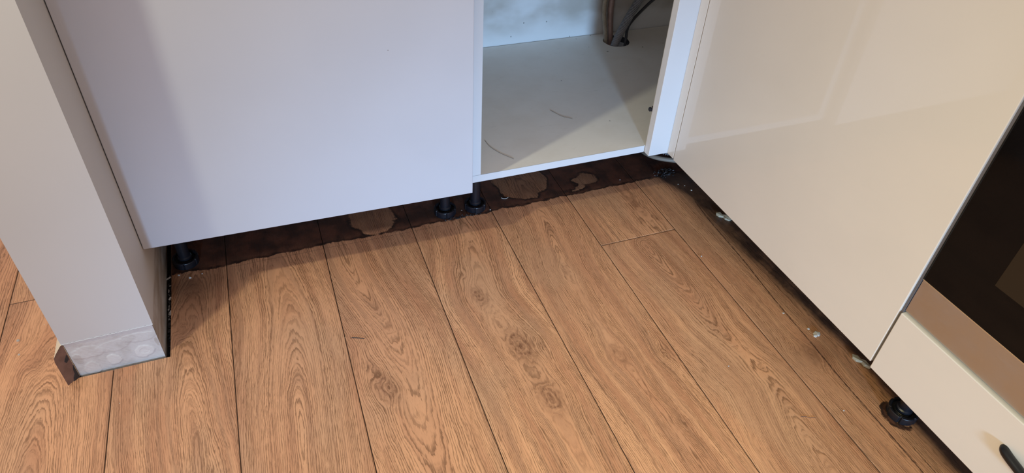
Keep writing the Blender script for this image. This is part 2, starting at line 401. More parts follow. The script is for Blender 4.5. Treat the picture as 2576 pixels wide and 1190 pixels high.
RES = [  # exposed wood islands inside the residue (x, y, rx, ry)
 (.415, .150, .052, .068), (.775, .175, .066, .076), (.932, .131, .032, .026), (.905, .100, .018, .006), (.46, .22, .04, .05)]
def stain(X, Y):
    edge = .0755 + .008 * np.clip((X - .55) / .5, 0, 1.3) + wob(X, Y, 77, .0016, 90, 3)
    edge = edge + .010 * np.exp(-((X - .60) / .035) ** 2) * 0 - .004 * np.exp(-((X - .09) / .07) ** 2)
    s = Y - edge
    for (x, y, rx, ry) in RES:
        xx = X + wob(X, Y, 91, .0065, 110, 110); yy = Y + wob(X, Y, 92, .0065, 110, 110)
        r = (1 - np.sqrt(((xx - x) / rx) ** 2 + ((yy - y) / ry) ** 2)) * min(rx, ry)
        s = np.minimum(s, -r)
    s = np.where(X < -.10, -.05, s)
    # dirt ring by the right foot
    q = np.sqrt((X - 1.149) ** 2 + (Y + .660) ** 2); s = np.maximum(s, .0045 - np.abs(q - .0265) - .02 * np.clip((X - 1.146) / .01, 0, 1))
    return s
def darken(X, Y):  # soft dark areas: by the wall end, along the right run, under the cabinets
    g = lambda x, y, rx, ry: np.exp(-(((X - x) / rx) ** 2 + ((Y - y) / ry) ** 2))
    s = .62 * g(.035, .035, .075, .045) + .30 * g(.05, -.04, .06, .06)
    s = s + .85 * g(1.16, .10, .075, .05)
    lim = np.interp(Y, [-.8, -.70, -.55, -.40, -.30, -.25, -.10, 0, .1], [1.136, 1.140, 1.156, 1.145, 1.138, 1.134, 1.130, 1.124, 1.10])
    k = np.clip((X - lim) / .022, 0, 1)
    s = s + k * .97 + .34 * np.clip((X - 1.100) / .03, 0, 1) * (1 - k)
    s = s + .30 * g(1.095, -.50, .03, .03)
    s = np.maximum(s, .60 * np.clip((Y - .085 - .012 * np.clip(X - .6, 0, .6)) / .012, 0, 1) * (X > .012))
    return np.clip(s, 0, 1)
def add_patch(i, sub, x0, x1, y0, y1):
    """one board (or part of one): regular grid with eased edges"""
    global voff
    fine = (x1 > -.40 and x0 < 1.30)
    step = .0030 if fine else .03
    def lines(a, b, st, fr):
        if b - a < .01: return np.array([a, b])
        n = max(2, int(round((b - a) / st))); return np.concatenate([np.linspace(a, b, n + 1), [a + .0011, b - .0011]])
    xs = np.unique(np.round(lines(x0, x1, step, 1), 6))
    if fine:
        ys = []
        fy0, fy1 = max(y0, -.90), min(y1, .34)
        if fy1 > fy0:
            ys = list(lines(fy0, fy1, .0032, 1))
            if y0 < fy0: ys += list(np.arange(fy0, y0, -.03)) + [y0]
            if y1 > fy1: ys += list(np.arange(fy1, y1, .03)) + [y1]
        else: ys = list(lines(y0, y1, .03, 1))
    else: ys = list(lines(y0, y1, .03, 1))
    ys = np.unique(np.round(ys, 6))
    XX, YY = np.meshgrid(xs, ys)
    Xw = XX + SHX * YY * (1 if True else 0)
    F, kd, tone = fields(i, sub, Xw, YY)
    SX0, SX1 = SEAM[i], SEAM[i+1]
    e = np.minimum(XX - SX0, SX1 - XX)
    if i == 8: e = np.minimum(e, np.abs(YY - (-.106)))
    if i == 2: e = np.minimum(e, np.abs(YY - .082))
    Z = np.where(e < .0006, -.0009, 0.0)
    ny, nx = XX.shape
    V.append(np.stack([Xw.ravel(), YY.ravel(), Z.ravel()], 1))
    idx = np.arange(ny * nx).reshape(ny, nx) + voff
    q = np.stack([idx[:-1, :-1].ravel(), idx[:-1, 1:].ravel(), idx[1:, 1:].ravel(), idx[1:, :-1].ravel()], 1)
    Fc.append(q); voff += ny * nx
    A['ring'].append(F.ravel()); A['along'].append(YY.ravel()); A['across'].append(Xw.ravel())
    A['seed'].append(np.full(ny * nx, i * 1.37 + sub * .7)); A['knot'].append(np.clip(kd, 0, 1).ravel())
    A['stain'].append(stain(Xw, YY).ravel()); A['darken'].append(darken(Xw, YY).ravel())
    xl = np.interp(YY, [-.80, -.755, -.55, -.36, -.20, -.08, -.03], [1.097, 1.0991, 1.1052, 1.1170, 1.1290, 1.1370, 1.142]) + wob(Xw, YY, 5, .0010, 1, 45)
    A['swa'].append(np.where(YY < -.03, Xw - xl, .1).ravel())
    A['swb'].append(np.where(YY < -.690, Xw - (1.1205 + (YY + .68) * .03), .1).ravel())
    A['swc'].append(np.where((Xw > .115) & (Xw < .56), YY - (.0640 - .004 * np.clip(Xw - .2, 0, 1) + wob(Xw, YY, 45, .0008, 60, 1)), .1).ravel())
    A['tone'].append(tone.ravel()); A['edge'].append(e.ravel())
Y0, Y1 = -2.2, 1.6
for i in range(len(SEAM) - 1):
    a, b = SEAM[i] + .0001, SEAM[i+1] - .0001
    yc = -.106 if i == 8 else (.082 if i == 2 else None)
    runs = [(Y0, Y1, 0)] if yc is None else [(Y0, yc, 0), (yc, Y1, 1)]
    for (ya, yb, sub) in runs:
        if b > HX0 and a < HX1:       # board meets the wall end
            if ya < HY: add_patch(i, sub, a, b, ya, min(yb, HY))
            if yb > HY:
                if a < HX0: add_patch(i, sub, a, HX0, max(ya, HY), yb)
                if b > HX1: add_patch(i, sub, HX1, b, max(ya, HY), min(yb, .57))
        else:
            add_patch(i, sub, a, b, ya, yb if b < 0 else min(yb, .57))
V = np.concatenate(V); Fq = np.concatenate(Fc)
me = bpy.data.meshes.new('floor'); nv, nf = len(V), len(Fq)
me.vertices.add(nv); me.vertices.foreach_set('co', V.astype(np.float32).ravel())
me.loops.add(nf * 4); me.loops.foreach_set('vertex_index', Fq.astype(np.int32).ravel())
me.polygons.add(nf); me.polygons.foreach_set('loop_start', np.arange(0, nf * 4, 4, dtype=np.int32))
me.update(calc_edges=True)
for k, v in A.items():
    at = me.attributes.new(k, 'FLOAT', 'POINT'); at.data.foreach_set('value', np.concatenate(v).astype(np.float32))
me.materials.append(M['floor'])
floor = link(bpy.data.objects.new('floor', me)); tag(floor, kind='structure')
sub = B('subfloor', (-.62, -2.2, -.05), (1.75, 1.6, -.010), M['conc'], floor, 0)
# board thickness seen at the cut-out around the wall end
bm = bmesh.new()
box(bm, (HX1, HY, -.0098), (HX1 + .002, .57, -.0004)); box(bm, (HX0, HY - .002, -.0098), (HX1 + .002, HY, -.0004)); box(bm, (HX0 - .002, HY, -.0098), (HX0, 1.5, -.0004))
obj('board_edge', bm, M['mdf'], floor)

# ------------------------------------------------------------------ nib wall
WX0, WX1, WY, ZS = -.1320, -.0005, -.1362, .0790
def displaced(name, origin, du, dv, n, nu, nv_, h, patch, dirt, mat, parent):
    me = bpy.data.meshes.new(name)
    U, Vv = np.meshgrid(np.linspace(0, 1, nu), np.linspace(0, 1, nv_))
    Hh = h(U, Vv); P = np.array(origin)[None, None] + U[..., None] * np.array(du) + Vv[..., None] * np.array(dv) + Hh[..., None] * np.array(n)
    idx = np.arange(nu * nv_).reshape(nv_, nu)
    q = np.stack([idx[:-1, :-1].ravel(), idx[:-1, 1:].ravel(), idx[1:, 1:].ravel(), idx[1:, :-1].ravel()], 1)
    me.vertices.add(nu * nv_); me.vertices.foreach_set('co', P.astype(np.float32).ravel())
    me.loops.add(len(q) * 4); me.loops.foreach_set('vertex_index', q.astype(np.int32).ravel())
    me.polygons.add(len(q)); me.polygons.foreach_set('loop_start', np.arange(0, len(q) * 4, 4, dtype=np.int32)); me.update(calc_edges=True)
    me.polygons.foreach_set('use_smooth', [True] * len(q))
    for k, f in (('patch', patch), ('dirt', dirt)):
        at = me.attributes.new(k, 'FLOAT', 'POINT'); at.data.foreach_set('value', f(U, Vv).astype(np.float32).ravel())
    me.materials.append(mat); return link(bpy.data.objects.new(name, me), parent)
bm = bmesh.new()
box(bm, (WX0, WY, -.010), (WX1, .58, ZS + .001))
wall = obj('wall_left', bm, M['wallpaint']); tag(wall, kind='structure')
# upper coat with a slightly ragged lower lip
def skim():
    bm = bmesh.new(); r = random.Random(3)
    n = 90; path = []
    x0, x1, y0, y1 = -.1345, .0012, -.1384, .5799
    for k in range(n + 1): path.append((x0 + (x1 - x0) * k / n, y0))
    for k in range(1, 181): path.append((x1, y0 + (y1 - y0) * k / 180))
    path += [(x0, y1), ]
    low = [bm.verts.new((x, y, ZS + r.uniform(-.0006, .0006) + .0018 * (x - x0) / .13)) for x, y in path]
    mid = [bm.verts.new((x, y, ZS + .006)) for x, y in path]
    top = [bm.verts.new((x, y, 2.4)) for x, y in path]
    m = len(path)
    for k in range(m):
        j = (k + 1) % m
        bm.faces.new((low[k], low[j], mid[j], mid[k])); bm.faces.new((mid[k], mid[j], top[j], top[k]))
    bm.faces.new(top); bm.faces.new(low[::-1]); return bm
obj('painted_face', skim(), M['wallpaint'], wall)
# torn filler lip line
bm = bmesh.new(); r = random.Random(9)
pts = [Vector((-.1345 + .1357 * k / 70, -.1386, ZS + .0018 * k / 70 + r.uniform(-.0005, .0005))) for k in range(71)]
tube(bm, pts, .0007, 6); obj('filler_lip', bm, M['edge'], wall)
def blob(U, V, u, v, ru, rv, seed, sharp=26):
    a = np.arctan2((V - v) / rv, (U - u) / ru); q = np.sqrt(((U - u) / ru) ** 2 + ((V - v) / rv) ** 2)
    rr = 1 + .09 * np.sin(2 * a + seed) + .06 * np.sin(3 * a + seed * 2) + .03 * np.sin(7 * a + seed) + .015 * np.sin(13 * a + seed * 3)
    return 1 / (1 + np.exp((q - rr) * sharp))
def hf(U, V):
    h = wob(U, V, 21, .00018, 40, 25) + wob(U, V, 22, .00010, 120, 80)
    h += .0011 * blob(U, V, .80, .37, .105, .17, 1) - .0004 * blob(U, V, .80, .38, .05, .08, 2)
    h += .0010 * blob(U, V, .44, .33, .085, .13, 4) + .0008 * blob(U, V, .17, .22, .10, .16, 5)
    h += .0008 * blob(U, V, .20, .66, .17, .17, 8) + .0007 * blob(U, V, .80, .76, .20, .12, 3)
    h += .0006 * blob(U, V, .50, .68, .20, .14, 6) + .0006 * blob(U, V, .07, .55, .05, .14, 9)
    h += .0009 * (1 / (1 + np.exp(-(V - .90 + .05 * np.sin(U * 5)) * 40)))
    return h
def pf(U, V):
    return np.clip(.75 * blob(U, V, .80, .37, .105, .17, 1) + .7 * blob(U, V, .44, .33, .085, .13, 4) + .35 * blob(U, V, .17, .22, .10, .16, 5) + .2 * blob(U, V, .2, .66, .17, .17, 8)
                   - .35 * blob(U, V, .80, .76, .2, .12, 3), 0, 1)
def df(U, V):
    return np.clip(.75 * np.exp(-(V / .03) ** 2) * (.5 + .5 * np.sin(U * 31)) * (U < .55) + .45 * blob(U, V, .07, .55, .045, .12, 9) * .5
                   + .35 * blob(U, V, .975, .55, .02, .12, 9), 0, 1)
displaced('bare_plaster_strip', (WX0, WY - .0003, -.0095), (WX1 - WX0, 0, 0), (0, 0, ZS + .0095), (0, -1, 0), 220, 130, hf, pf, df, M['bare'], wall)
def dside(U, V): return np.clip(.42 + .30 * np.sin(U * 23 + 4 * np.sin(V * 6)) * np.sin(V * 9 + U * 11) + .35 * np.exp(-(V / .1) ** 2), 0, 1)
displaced('bare_plaster_strip', (WX1 + .0003, WY, -.0095), (0, .70, 0), (0, 0, ZS + .011), (1, 0, 0), 400, 60,
          lambda U, V: wob(U, V, 31, .0002, 160, 20), lambda U, V: 0 * U, dside, M['bare'], wall)

# skirting board on the far side of the nib, mitred brown end towards the room
def skirting():
    bm = bmesh.new(); xi = -.1327; T = .0155
    prof = [(0, -.002), (T, -.002), (T, .058), (T - .001, .066), (T - .005, .071), (T - .0085, .0745), (T - .0125, .0785), (0, .0790)]
    near = [bm.verts.new((xi - u, -.1384 - u, z)) for u, z in prof]
    far = [bm.verts.new((xi - u, 1.2, z)) for u, z in prof]
    n = len(prof)
    for k in range(n):
        j = (k + 1) % n; f = bm.faces.new((near[k], near[j], far[j], far[k])); f.material_index = 1
    bm.faces.new(near[::-1]).material_index = 0; bm.faces.new(far)
    return bm
sk = obj('skirting_board', skirting(), [M['mdf'], M['skirtpaint']])
tag(sk, 'cream painted skirting board with a brown mitred end at the left side of the wall end', 'skirting board')
bm = bmesh.new()   # black slab as the shade in the torn gap of the mitred end
vs = [(-.1365, -.1412, .030), (-.1365, -.1410, -.002), (-.1440, -.1487, -.002), (-.1425, -.1472, .006), (-.1392, -.1440, .012), (-.1388, -.1436, .020)]
fr = [bm.verts.new(Vector(v) + Vector((.0045, .0012, 0))) for v in vs]; bk = [bm.verts.new(Vector(v) + Vector((.0025, .0032, 0))) for v in vs]
bm.faces.new(fr); bm.faces.new(bk[::-1])
for k in range(len(vs)): bm.faces.new((fr[k], fr[(k+1) % len(vs)], bk[(k+1) % len(vs)], bk[k]))
tag(obj('torn_gap_shade', bm, M['debrisgap'], sk), 'black slab for the dark gap at the torn lower corner')
bm = bmesh.new()
vs = [(-.1375, -.1424, .056), (-.1425, -.1474, .047), (-.1415, -.1464, .043), (-.1375, -.1424, .047)]
fr = [bm.verts.new(Vector(v) + Vector((.0045, .0012, 0))) for v in vs]; bk = [bm.verts.new(Vector(v) + Vector((.0025, .0032, 0))) for v in vs]
bm.faces.new(fr); bm.faces.new(bk[::-1])
for k in range(4): bm.faces.new((fr[k], fr[(k+1) % 4], bk[(k+1) % 4], bk[k]))
tag(obj('notch_shade', bm, M['debrisgap'], sk), 'small dark slab for the shade of a notch')  # dark slab on the surface, painted shade of a notch

# other walls of the room
B('wall_back', (-.0, .585, -.01), (1.75, .70, 2.4), M['room'], None, 0)['kind'] = 'structure'
B('wall_right', (1.63, -2.2, -.01), (1.75, .584, 2.4), M['room'], None, 0)['kind'] = 'structure'

# ------------------------------------------------------------------ cabinet legs
def leg(parent, x, y, ztop, rot=0.0, label=None):
    bm = bmesh.new()
    lathe(bm, [(.0118, .012), (.0130, .015), (.0130, .019), (.0110, .021), (.0110, ztop - .012), (.019, ztop - .012), (.019, ztop - .0006)], (0, 0, 0), 32)
    l = obj('leg', bm, M['black'], None, False)
    def notch(a, r, z):
        k = (a - rot) % (math.pi / 3)
        return r - (.0022 if (k < .10 and r > .0215) else 0)
    bm = bmesh.new()
    lathe(bm, [(.0228, .0003), (.0243, .002), (.0243, .0150), (.0238, .0163), (.0206, .0166), (.0197, .0155), (.0192, .0112), (.0140, .0106), (.0136, .0130), (.0100, .0130)], (0, 0, 0), 96, notch)
    f = obj('foot', bm, M['black'], l)
    f.modifiers.new('b', 'BEVEL').width = .0004
    l.location = (x - parent.location.x, y - parent.location.y, 0 - parent.location.z); l.parent = parent
    return l

ZC = .1463; TB = .0160
# ------------------------------------------------------------------ left base cabinet (closed door)
cab1 = empty('base_cabinet', (.30, .28, 0), 'closed white base cabinet with one plain door right beside the wall end', 'cabinet')
X0, X1 = .0028, .6000
for nm, a, b in (('side_panel', (X0, 0, ZC), (X0 + TB, .56, .87)), ('side_panel', (X1 - TB, 0, ZC), (X1, .56, .87)),
                 ('bottom_panel', (X0 + TB, .0, ZC), (X1 - TB, .56, ZC + TB)), ('back_panel', (X0 + TB, .545, ZC + TB), (X1 - TB, .553, .87))):
    under(cab1, B(nm, a, b, M['board'], None, .0005))
d = box(bmesh.new(), (0, -.0186, 0), (.5905, 0, .716), .0011, 3)
dr = obj('door', d, M['door']); dr.location = (.0030, -.0020, .1470); dr.rotation_euler = (0, 0, math.radians(-1.22)); under(cab1, dr)
for lx, ly in ((.0385, .1035), (.5745, .1035), (.0385, .49), (.5745, .49)): leg(cab1, lx, ly, ZC, .35)

# ------------------------------------------------------------------ corner base cabinet (open)
cab2 = empty('base_cabinet', (1.10, .28, 0), 'open doorless white corner cabinet with hoses through the hole in its floor', 'cabinet')
XA, XB = .6030, 1.6040
under(cab2, tag(B('side_panel', (XA, .0008, ZC + TB), (XA + .0178, .556, .87), M['board'], None, .0006)))
under(cab2, B('side_panel', (XB - TB, .0008, ZC + TB), (XB, .556, .87), M['board'], None, .0006))
# bottom board with round hole
def holed(x0, y0, x1, y1, z0, z1, cx, cy, r, n=64):
    bm = bmesh.new(); ring_t = []; ring_b = []; out_t = []; out_b = []
    for k in range(n):
        a = 2 * math.pi * (k + .5) / n; ca, sa = math.cos(a), math.sin(a)
        rr = r * (1 + .012 * math.sin(5 * a) + .008 * math.sin(11 * a))
        ring_t.append(bm.verts.new((cx + rr * ca, cy + rr * sa, z1))); ring_b.append(bm.verts.new((cx + rr * ca, cy + rr * sa, z0)))
        m = .055
        s = m / max(abs(ca), abs(sa)); out_t.append(bm.verts.new((cx + s * ca, cy + s * sa, z1))); out_b.append(bm.verts.new((cx + s * ca, cy + s * sa, z0)))
    for k in range(n):
        j = (k + 1) % n
        bm.faces.new((ring_t[k], ring_t[j], out_t[j], out_t[k])); bm.faces.new((ring_b[k], out_b[k], out_b[j], ring_b[j]))
        f = bm.faces.new((ring_t[k], ring_b[k], ring_b[j], ring_t[j])); f.material_index = 1
    m = .0550
    for a, b in (((x0, y0), (cx - m, y1)), ((cx + m, y0), (x1, y1)), ((cx - m, y0), (cx + m, cy - m)), ((cx - m, cy + m), (cx + m, y1))):
        box(bm, (a[0], a[1], z0), (b[0], b[1], z1))
    return bm
hc = (1.1835, .4985)
bp_ = obj('bottom_panel', holed(XA, .0016, XB, .5545, ZC, ZC + TB, hc[0], hc[1], .0365), [M['shelf'], M['debrisgap']]); under(cab2, bp_)
fe = B('front_edge_band', (XA, -.0002, ZC - .0002), (.9935, .0015, ZC + TB), M['edge'], None, .0003); fe.parent = bp_
fe2 = B('front_edge_band', (XA + .0004, -.0001, ZC + TB + .0006), (XA + .0176, .0008, .87), M['edge'], None, .0002)
fe2.parent = [c for c in cab2.children if c.name.startswith('side_panel')][0]
fe.location -= bp_.location * 0; 
for f_ in (fe, fe2): f_.location = -(f_.parent.location) - cab2.location + f_.location
under(cab2, B('back_panel', (XA + .0180, .5575, ZC + .004), (XB - TB, .5640, .87), M['back'], None, .0004))
under(cab2, B('blind_panel', (1.012, .0008, ZC + TB), (XB - TB, .0160, .87), M['board'], None, .0005))
# corner post: face strip towards the room, return strip in the plane of the right-hand doors
post = B('corner_post', (.9945, -.0206, .1476), (1.0420, -.0026, .866), M['edge'], None, .0006); under(cab2, post)
under(cab2, tag(B('corner_post_side', (.9940, -.0200, .1478), (.9945, -.0030, .865), M['board'], None, 0)))
under(cab2, B('corner_return_strip', (1.0405, -.0440, .1474), (1.0585, -.0209, .866), M['gloss'], None, .0006))
under(cab2, B('post_rail', (.9955, -.0026, ZC), (1.0585, .0008, .866), M['board'], None, .0003))
bm = bmesh.new(); lathe(bm, [(.0035, 0), (.0045, .0008), (.0045, .004), (.003, .0052)], (0, 0, 0), 20)
bmp = obj('bumper', bm, M['black']); bmp.rotation_euler = (0, math.radians(-90), 0); bmp.location = (.9945, .0035, .2490); under(cab2, bmp)
B_ = B('bumper_plate', (.9965, .0009, .243), (1.0115, .006, .255), M['debrisgap'], None, .0003); under(cab2, B_)
for lx, ly in ((.6442, .1015), (1.40, .1030), (.6442, .50), (1.40, .50)): leg(cab2, lx, ly, ZC, .1)

# ------------------------------------------------------------------ right base cabinet (glossy cream door)
XR = 1.0403; XRb = 1.0590
cab3 = empty('base_cabinet', (1.35, -.34, 0), 'cream glossy-door base cabinet between the open corner unit and the oven', 'cabinet')
for nm, a, b in (('side_panel', (XRb + .002, -.0620, ZC), (1.60, -.0460, .87)), ('side_panel', (XRb + .002, -.6310, ZC), (1.60, -.6150, .87)),
                 ('bottom_panel', (XRb + .002, -.6150, ZC), (1.60, -.0620, ZC + TB)), ('back_panel', (1.585, -.6150, ZC + TB), (1.593, -.0620, .87))):
    under(cab3, B(nm, a, b, M['board'], None, .0004))
under(cab3, B('door', (XR, -.6300, .1452), (XRb, -.0464, .866), M['gloss'], None, .0012))
for lx, ly in ((1.3, -.12), (1.3, -.56)): leg(cab3, lx, ly, ZC, .2)

# ------------------------------------------------------------------ oven cabinet with drawer
cab4 = empty('oven_cabinet', (1.35, -.94, 0), 'white oven housing cabinet with a plain drawer front below the oven', 'cabinet')
ZD = .137
for nm, a, b in (('side_panel', (XRb + .004, -.6475, ZC), (1.60, -.6320, .87)), ('side_panel', (XRb + .004, -1.2340, ZC), (1.60, -1.2180, .87)),
                 ('bottom_panel', (XRb + .004, -1.2180, ZC), (1.60, -.6475, ZC + TB)), ('oven_shelf', (XRb + .004, -1.2180, .240), (1.60, -.6475, .256)),
                 ('back_panel', (1.585, -1.2180, .256), (1.593, -.6475, .87))):
    under(cab4, B(nm, a, b, M['board'], None, .0004))
drw = B('drawer_front', (XR - .0005, -1.2320, ZD), (XRb, -.6340, .2572), M['gloss'], None, .0012); under(cab4, drw)
bm = bmesh.new()
hp = spline([(XR + .002, -.834, .2075), (XR - .003, -.838, .2075), (XR - .0065, -.848, .2072), (XR - .0115, -.870, .2068), (XR - .022, -.905, .2062), (XR - .026, -.940, .2060), (XR - .022, -.975, .2062), (XR - .0115, -1.010, .2068), (XR - .0065, -1.032, .2072), (XR - .003, -1.042, .2075), (XR + .002, -1.046, .2075)], 8)
tube(bm, hp, .0062, 18); hd = obj('handle', bm, M['handle'], None, True); hd.parent = drw; hd.location = -(drw.location + cab4.location) + hd.location
tag(hd, 'black bow handle')
leg(cab4, 1.1490, -.6600, ZC, .5); leg(cab4, 1.1545, -1.19, ZC, .5); leg(cab4, 1.5, -.68, ZC); leg(cab4, 1.5, -1.19, ZC)
under(cab4, tag(B('gap_shade_strip', (XR + .0035, -.6338, .1475), (XRb + .0015, -.6303, .866), M['gapshade'], None, .0004), 'added grey strip standing in for the dark gap beside the cream door'))  # added strip covers the gap, its grey stands in for the shade there

# oven
ov = empty('built_in_oven', (1.30, -.93, .2565), 'black glass built-in oven with a stainless steel strip above the drawer', 'oven')
under(ov, B('oven_body', (1.075, -1.2150, .2565), (1.58, -.6500, .86), M['black'], None, .001))
st_ = B('steel_strip', (1.0450, -1.2310, .2605), (1.0745, -.6345, .3215), M['steel'], None, .0006); under(ov, st_)
lip = B('steel_lip', (1.0440, -1.2310, .3216), (1.0500, -.6345, .3232), M['lipglint'], None, .0004); lip.parent = st_; lip.location = -(st_.location + ov.location) + lip.location  # top edge of the strip catching light, highlight put into its colour
gl = B('glass_door', (1.0430, -1.2300, .3236), (1.0740, -.6350, .735), M['glass'], None, .0012); under(ov, gl)
wn = B('oven_window', (1.0427, -1.155, .3850), (1.0440, -.7150, .690), M['window'], None, .0001); wn.parent = gl; wn.location = -(gl.location + ov.location) + wn.location
under(ov, B('control_panel', (1.0430, -1.2300, .737), (1.0740, -.6350, .86), M['steel'], None, .0012))
bm = bmesh.new()
tube(bm, [Vector((1.005, -1.18, .715)), Vector((1.005, -.685, .715))], .009, 20)
for yy in (-1.15, -.715): tube(bm, [Vector((1.004, yy, .715)), Vector((1.045, yy, .715))], .006, 14)
under(ov, obj('oven_handle', bm, M['steel']))

# worktop (continuous, L shape)
bm = bmesh.new(); box(bm, (.0030, .0, .8705), (1.628, .583, .9085), .002); box(bm, (1.030, -1.235, .8705), (1.628, -.0005, .9085), .002)
wt = obj('worktop', bm, M['top']); tag(wt, 'grey stone-look worktop running in an L over the base cabinets', 'worktop')

# ------------------------------------------------------------------ hoses inside the corner cabinet
def hose(name, pts, rad, mat, label, cat='hose', rib=None, seg=16):
    bm = tube(bmesh.new(), spline(pts, 14), rad, seg, rib); o = obj(name, bm, mat, None, True)
    tag(o, label, cat); return o
hose('drain_hose', [(1.150, .470, .02), (1.158, .474, .10), (1.172, .482, .165), (1.214, .508, .215), (1.262, .530, .268), (1.32, .540, .34), (1.38, .535, .45)], .0115,
     M['hosegrey'], 'thick grey ribbed drain hose slanting up out of the hole in the cabinet floor', rib=(.0040, .0016))
hose('water_hose', [(1.158, .511, .03), (1.160, .514, .12), (1.1605, .520, .17), (1.1600, .545, .23), (1.1600, .547, .30), (1.161, .547, .6)], .0062,
     M['hosebeige'], 'thin beige ribbed hose rising straight at the left edge of the hole', rib=(.0024, .0007))
hose('supply_pipe', [(1.180, .5165, .03), (1.1785, .521, .12), (1.1780, .527, .17), (1.1785, .542, .23), (1.1805, .546, .30), (1.181, .546, .6)], .0082,
     M['pipe'], 'smooth pinkish brown pipe rising next to the thin beige hose', 'pipe')
hose('power_cable', [(1.207, .484, .03), (1.2090, .490, .12), (1.214, .500, .165), (1.232, .522, .195), (1.290, .541, .236), (1.36, .546, .29), (1.45, .546, .42)], .0040,
     M['cable'], 'dark grey cable leaving the right side of the hole behind the drain hose', 'cable')
bm = bmesh.new(); lathe(bm, [(.0125, 0), (.0135, .002), (.0135, .045), (.010, .050), (.006, .056)], (1.1930, .4790, .075), 24)
cp = obj('pipe_cap', bm, M['palegrey'], None, True)
bm = bmesh.new(); lathe(bm, [(.016, .0003), (.016, .02), (.012, .075)], (1.1930, .4790, 0), 24); st2 = obj('pipe_stub', bm, M['palegrey'], None, True)
cp.parent = st2; tag(st2, 'pale grey pipe end visible inside the hole under the cabinet floor', 'pipe')

# duct loop on the floor below the corner post
arc = [(1.150, .250, .046), (1.133, .200, .047), (1.126, .160, .048), (1.130, .133, .050), (1.147, .115, .050), (1.175, .104, .050), (1.22, .100, .048), (1.26, .110, .046)]
hz = hose('flexible_duct', [(x, y, z) for x, y, z in arc], .0125, M['hosegrey'], 'grey ribbed hose loop lying under the corner post', rib=(.0050, .0022), seg=20)
hose('edging_tube', [(1.125, .260, .0085), (1.112, .215, .018), (1.1045, .170, .026), (1.1060, .143, .030), (1.117, .1235, .031), (1.135, .1085, .031), (1.160, .0955, .030), (1.20, .085, .020), (1.25, .085, .0085)], .0055, M['tubebeige'],
     'smooth beige tube curving on the floor in front of the grey hose loop', 'tube')

# ------------------------------------------------------------------ crumbs and debris
def shard(name, x, y, size, mat, seed, label, cat, thick=.25, z=0.0, group=None, n=7, aspect=1.0, parent=None):
    r = random.Random(seed); bm = bmesh.new()
    a0 = r.uniform(0, 6.28); top = []; bot = []
    for k in range(n):
        a = a0 + 2 * math.pi * k / n; rr = size * r.uniform(.55, 1.0)
        px, py = rr * math.cos(a), rr * math.sin(a) * aspect
        bot.append(bm.verts.new((px, py, 0.0))); top.append(bm.verts.new((px * .8, py * .8, size * thick * r.uniform(.6, 1.2))))
    c = bm.verts.new((0, 0, size * thick * 1.2))
    for k in range(n):
        j = (k + 1) % n; bm.faces.new((bot[k], bot[j], top[j], top[k])); bm.faces.new((top[k], top[j], c))
    bm.faces.new(bot[::-1])
    o = obj(name, bm, mat); o.location = (x, y, z); o.rotation_euler = (0, 0, r.uniform(0, 3))
    if label: tag(o, label, cat, group)
    if parent: o.parent = parent
    return o
pc = shard('plaster_chip', 1.1365, -.4640, .0085, M['chip'], 2, 'crumpled white flake lying on the dark band by the cream door', 'flake', .30)
shard('flake_edge', .006, .004, .005, M['chip'], 5, None, None, .5, parent=pc)
shard('plaster_crumb', 1.1290, -.4480, .0030, M['chip'], 6, 'small white crumb just behind the crumpled flake', 'crumb', .4)
shard('plaster_crumb', 1.1095, -.3985, .0028, M['chip'], 8, 'small white crumb alone halfway along the cream door', 'crumb', .4)
# clear plinth clip scraps
def scrap(name, x, y, rz, label, seed):
    r = random.Random(seed); bm = bmesh.new()
    pts = [(-.020, .002), (-.012, .007), (-.004, .003), (.003, .008), (.012, .004), (.020, .006), (.018, -.002), (.008, -.005), (.001, -.001), (-.008, -.006), (-.016, -.004)]
    t = [bm.verts.new((a, b, .0035 + r.uniform(0, .003))) for a, b in pts]; bo = [bm.verts.new((a * .95, b * .95, .0002)) for a, b in pts]
    for k in range(len(pts)):
        j = (k + 1) % len(pts); bm.faces.new((t[k], t[j], bo[j], bo[k]))
    bm.faces.new(t); bm.faces.new(bo[::-1])
    o = obj(name, bm, M['clip']); o.location = (x, y, 0); o.rotation_euler = (0, 0, rz); tag(o, label, 'plastic scrap'); return o
scrap('plastic_scrap', 1.1700, -.1030, -1.1, 'torn translucent scrap under the cream door near the corner', 3)
scrap('plastic_scrap', 1.1660, -.5480, -1.25, 'torn yellowish clear scrap under the joint of cream door and drawer', 4)
# white bits around the left foot
shard('plaster_crumb', .0235, .0700, .0030, M['chip'], 11, 'white crumb nearest the wall in front of the left cabinet foot', 'crumb', .5)
shard('plaster_crumb', .0440, .0560, .0034, M['chip'], 12, 'white crumb on the boards in front of the left cabinet foot', 'crumb', .5)
shard('plaster_crumb', .0660, .0610, .0018, M['chip'], 13, 'tiny pale crumb right of the left cabinet foot', 'crumb', .5)
shard('plaster_crumb', .6120, .1010, .0020, M['chip'], 14, 'tiny white crumb between the two middle cabinet feet', 'crumb', .5)
shard('plaster_crumb', .6745, .0840, .0022, M['chip'], 15, 'tiny white crumb just right of the right middle foot', 'crumb', .5)
for k, (u, v, s) in enumerate(((1.0130, .1010, .0022), (1.152, .0320, .0018), (1.158, .0110, .0024), (1.140, .0420, .0015))):
    shard('dust_crumb', u, v, s, M['chip'], 30 + k, ('tiny white crumb on the black residue left of the debris pile', 'tiny crumb nearest the debris pile in the corner', 'largest white crumb in front of the corner debris', 'faint crumb just in front of the corner debris pile')[k], 'crumb', .5)
shard('dust_crumb', 1.0480, -.2030, .0022, M['chip'], 41, 'single pale crumb on the narrow board beside the dark corner area', 'crumb', .5)
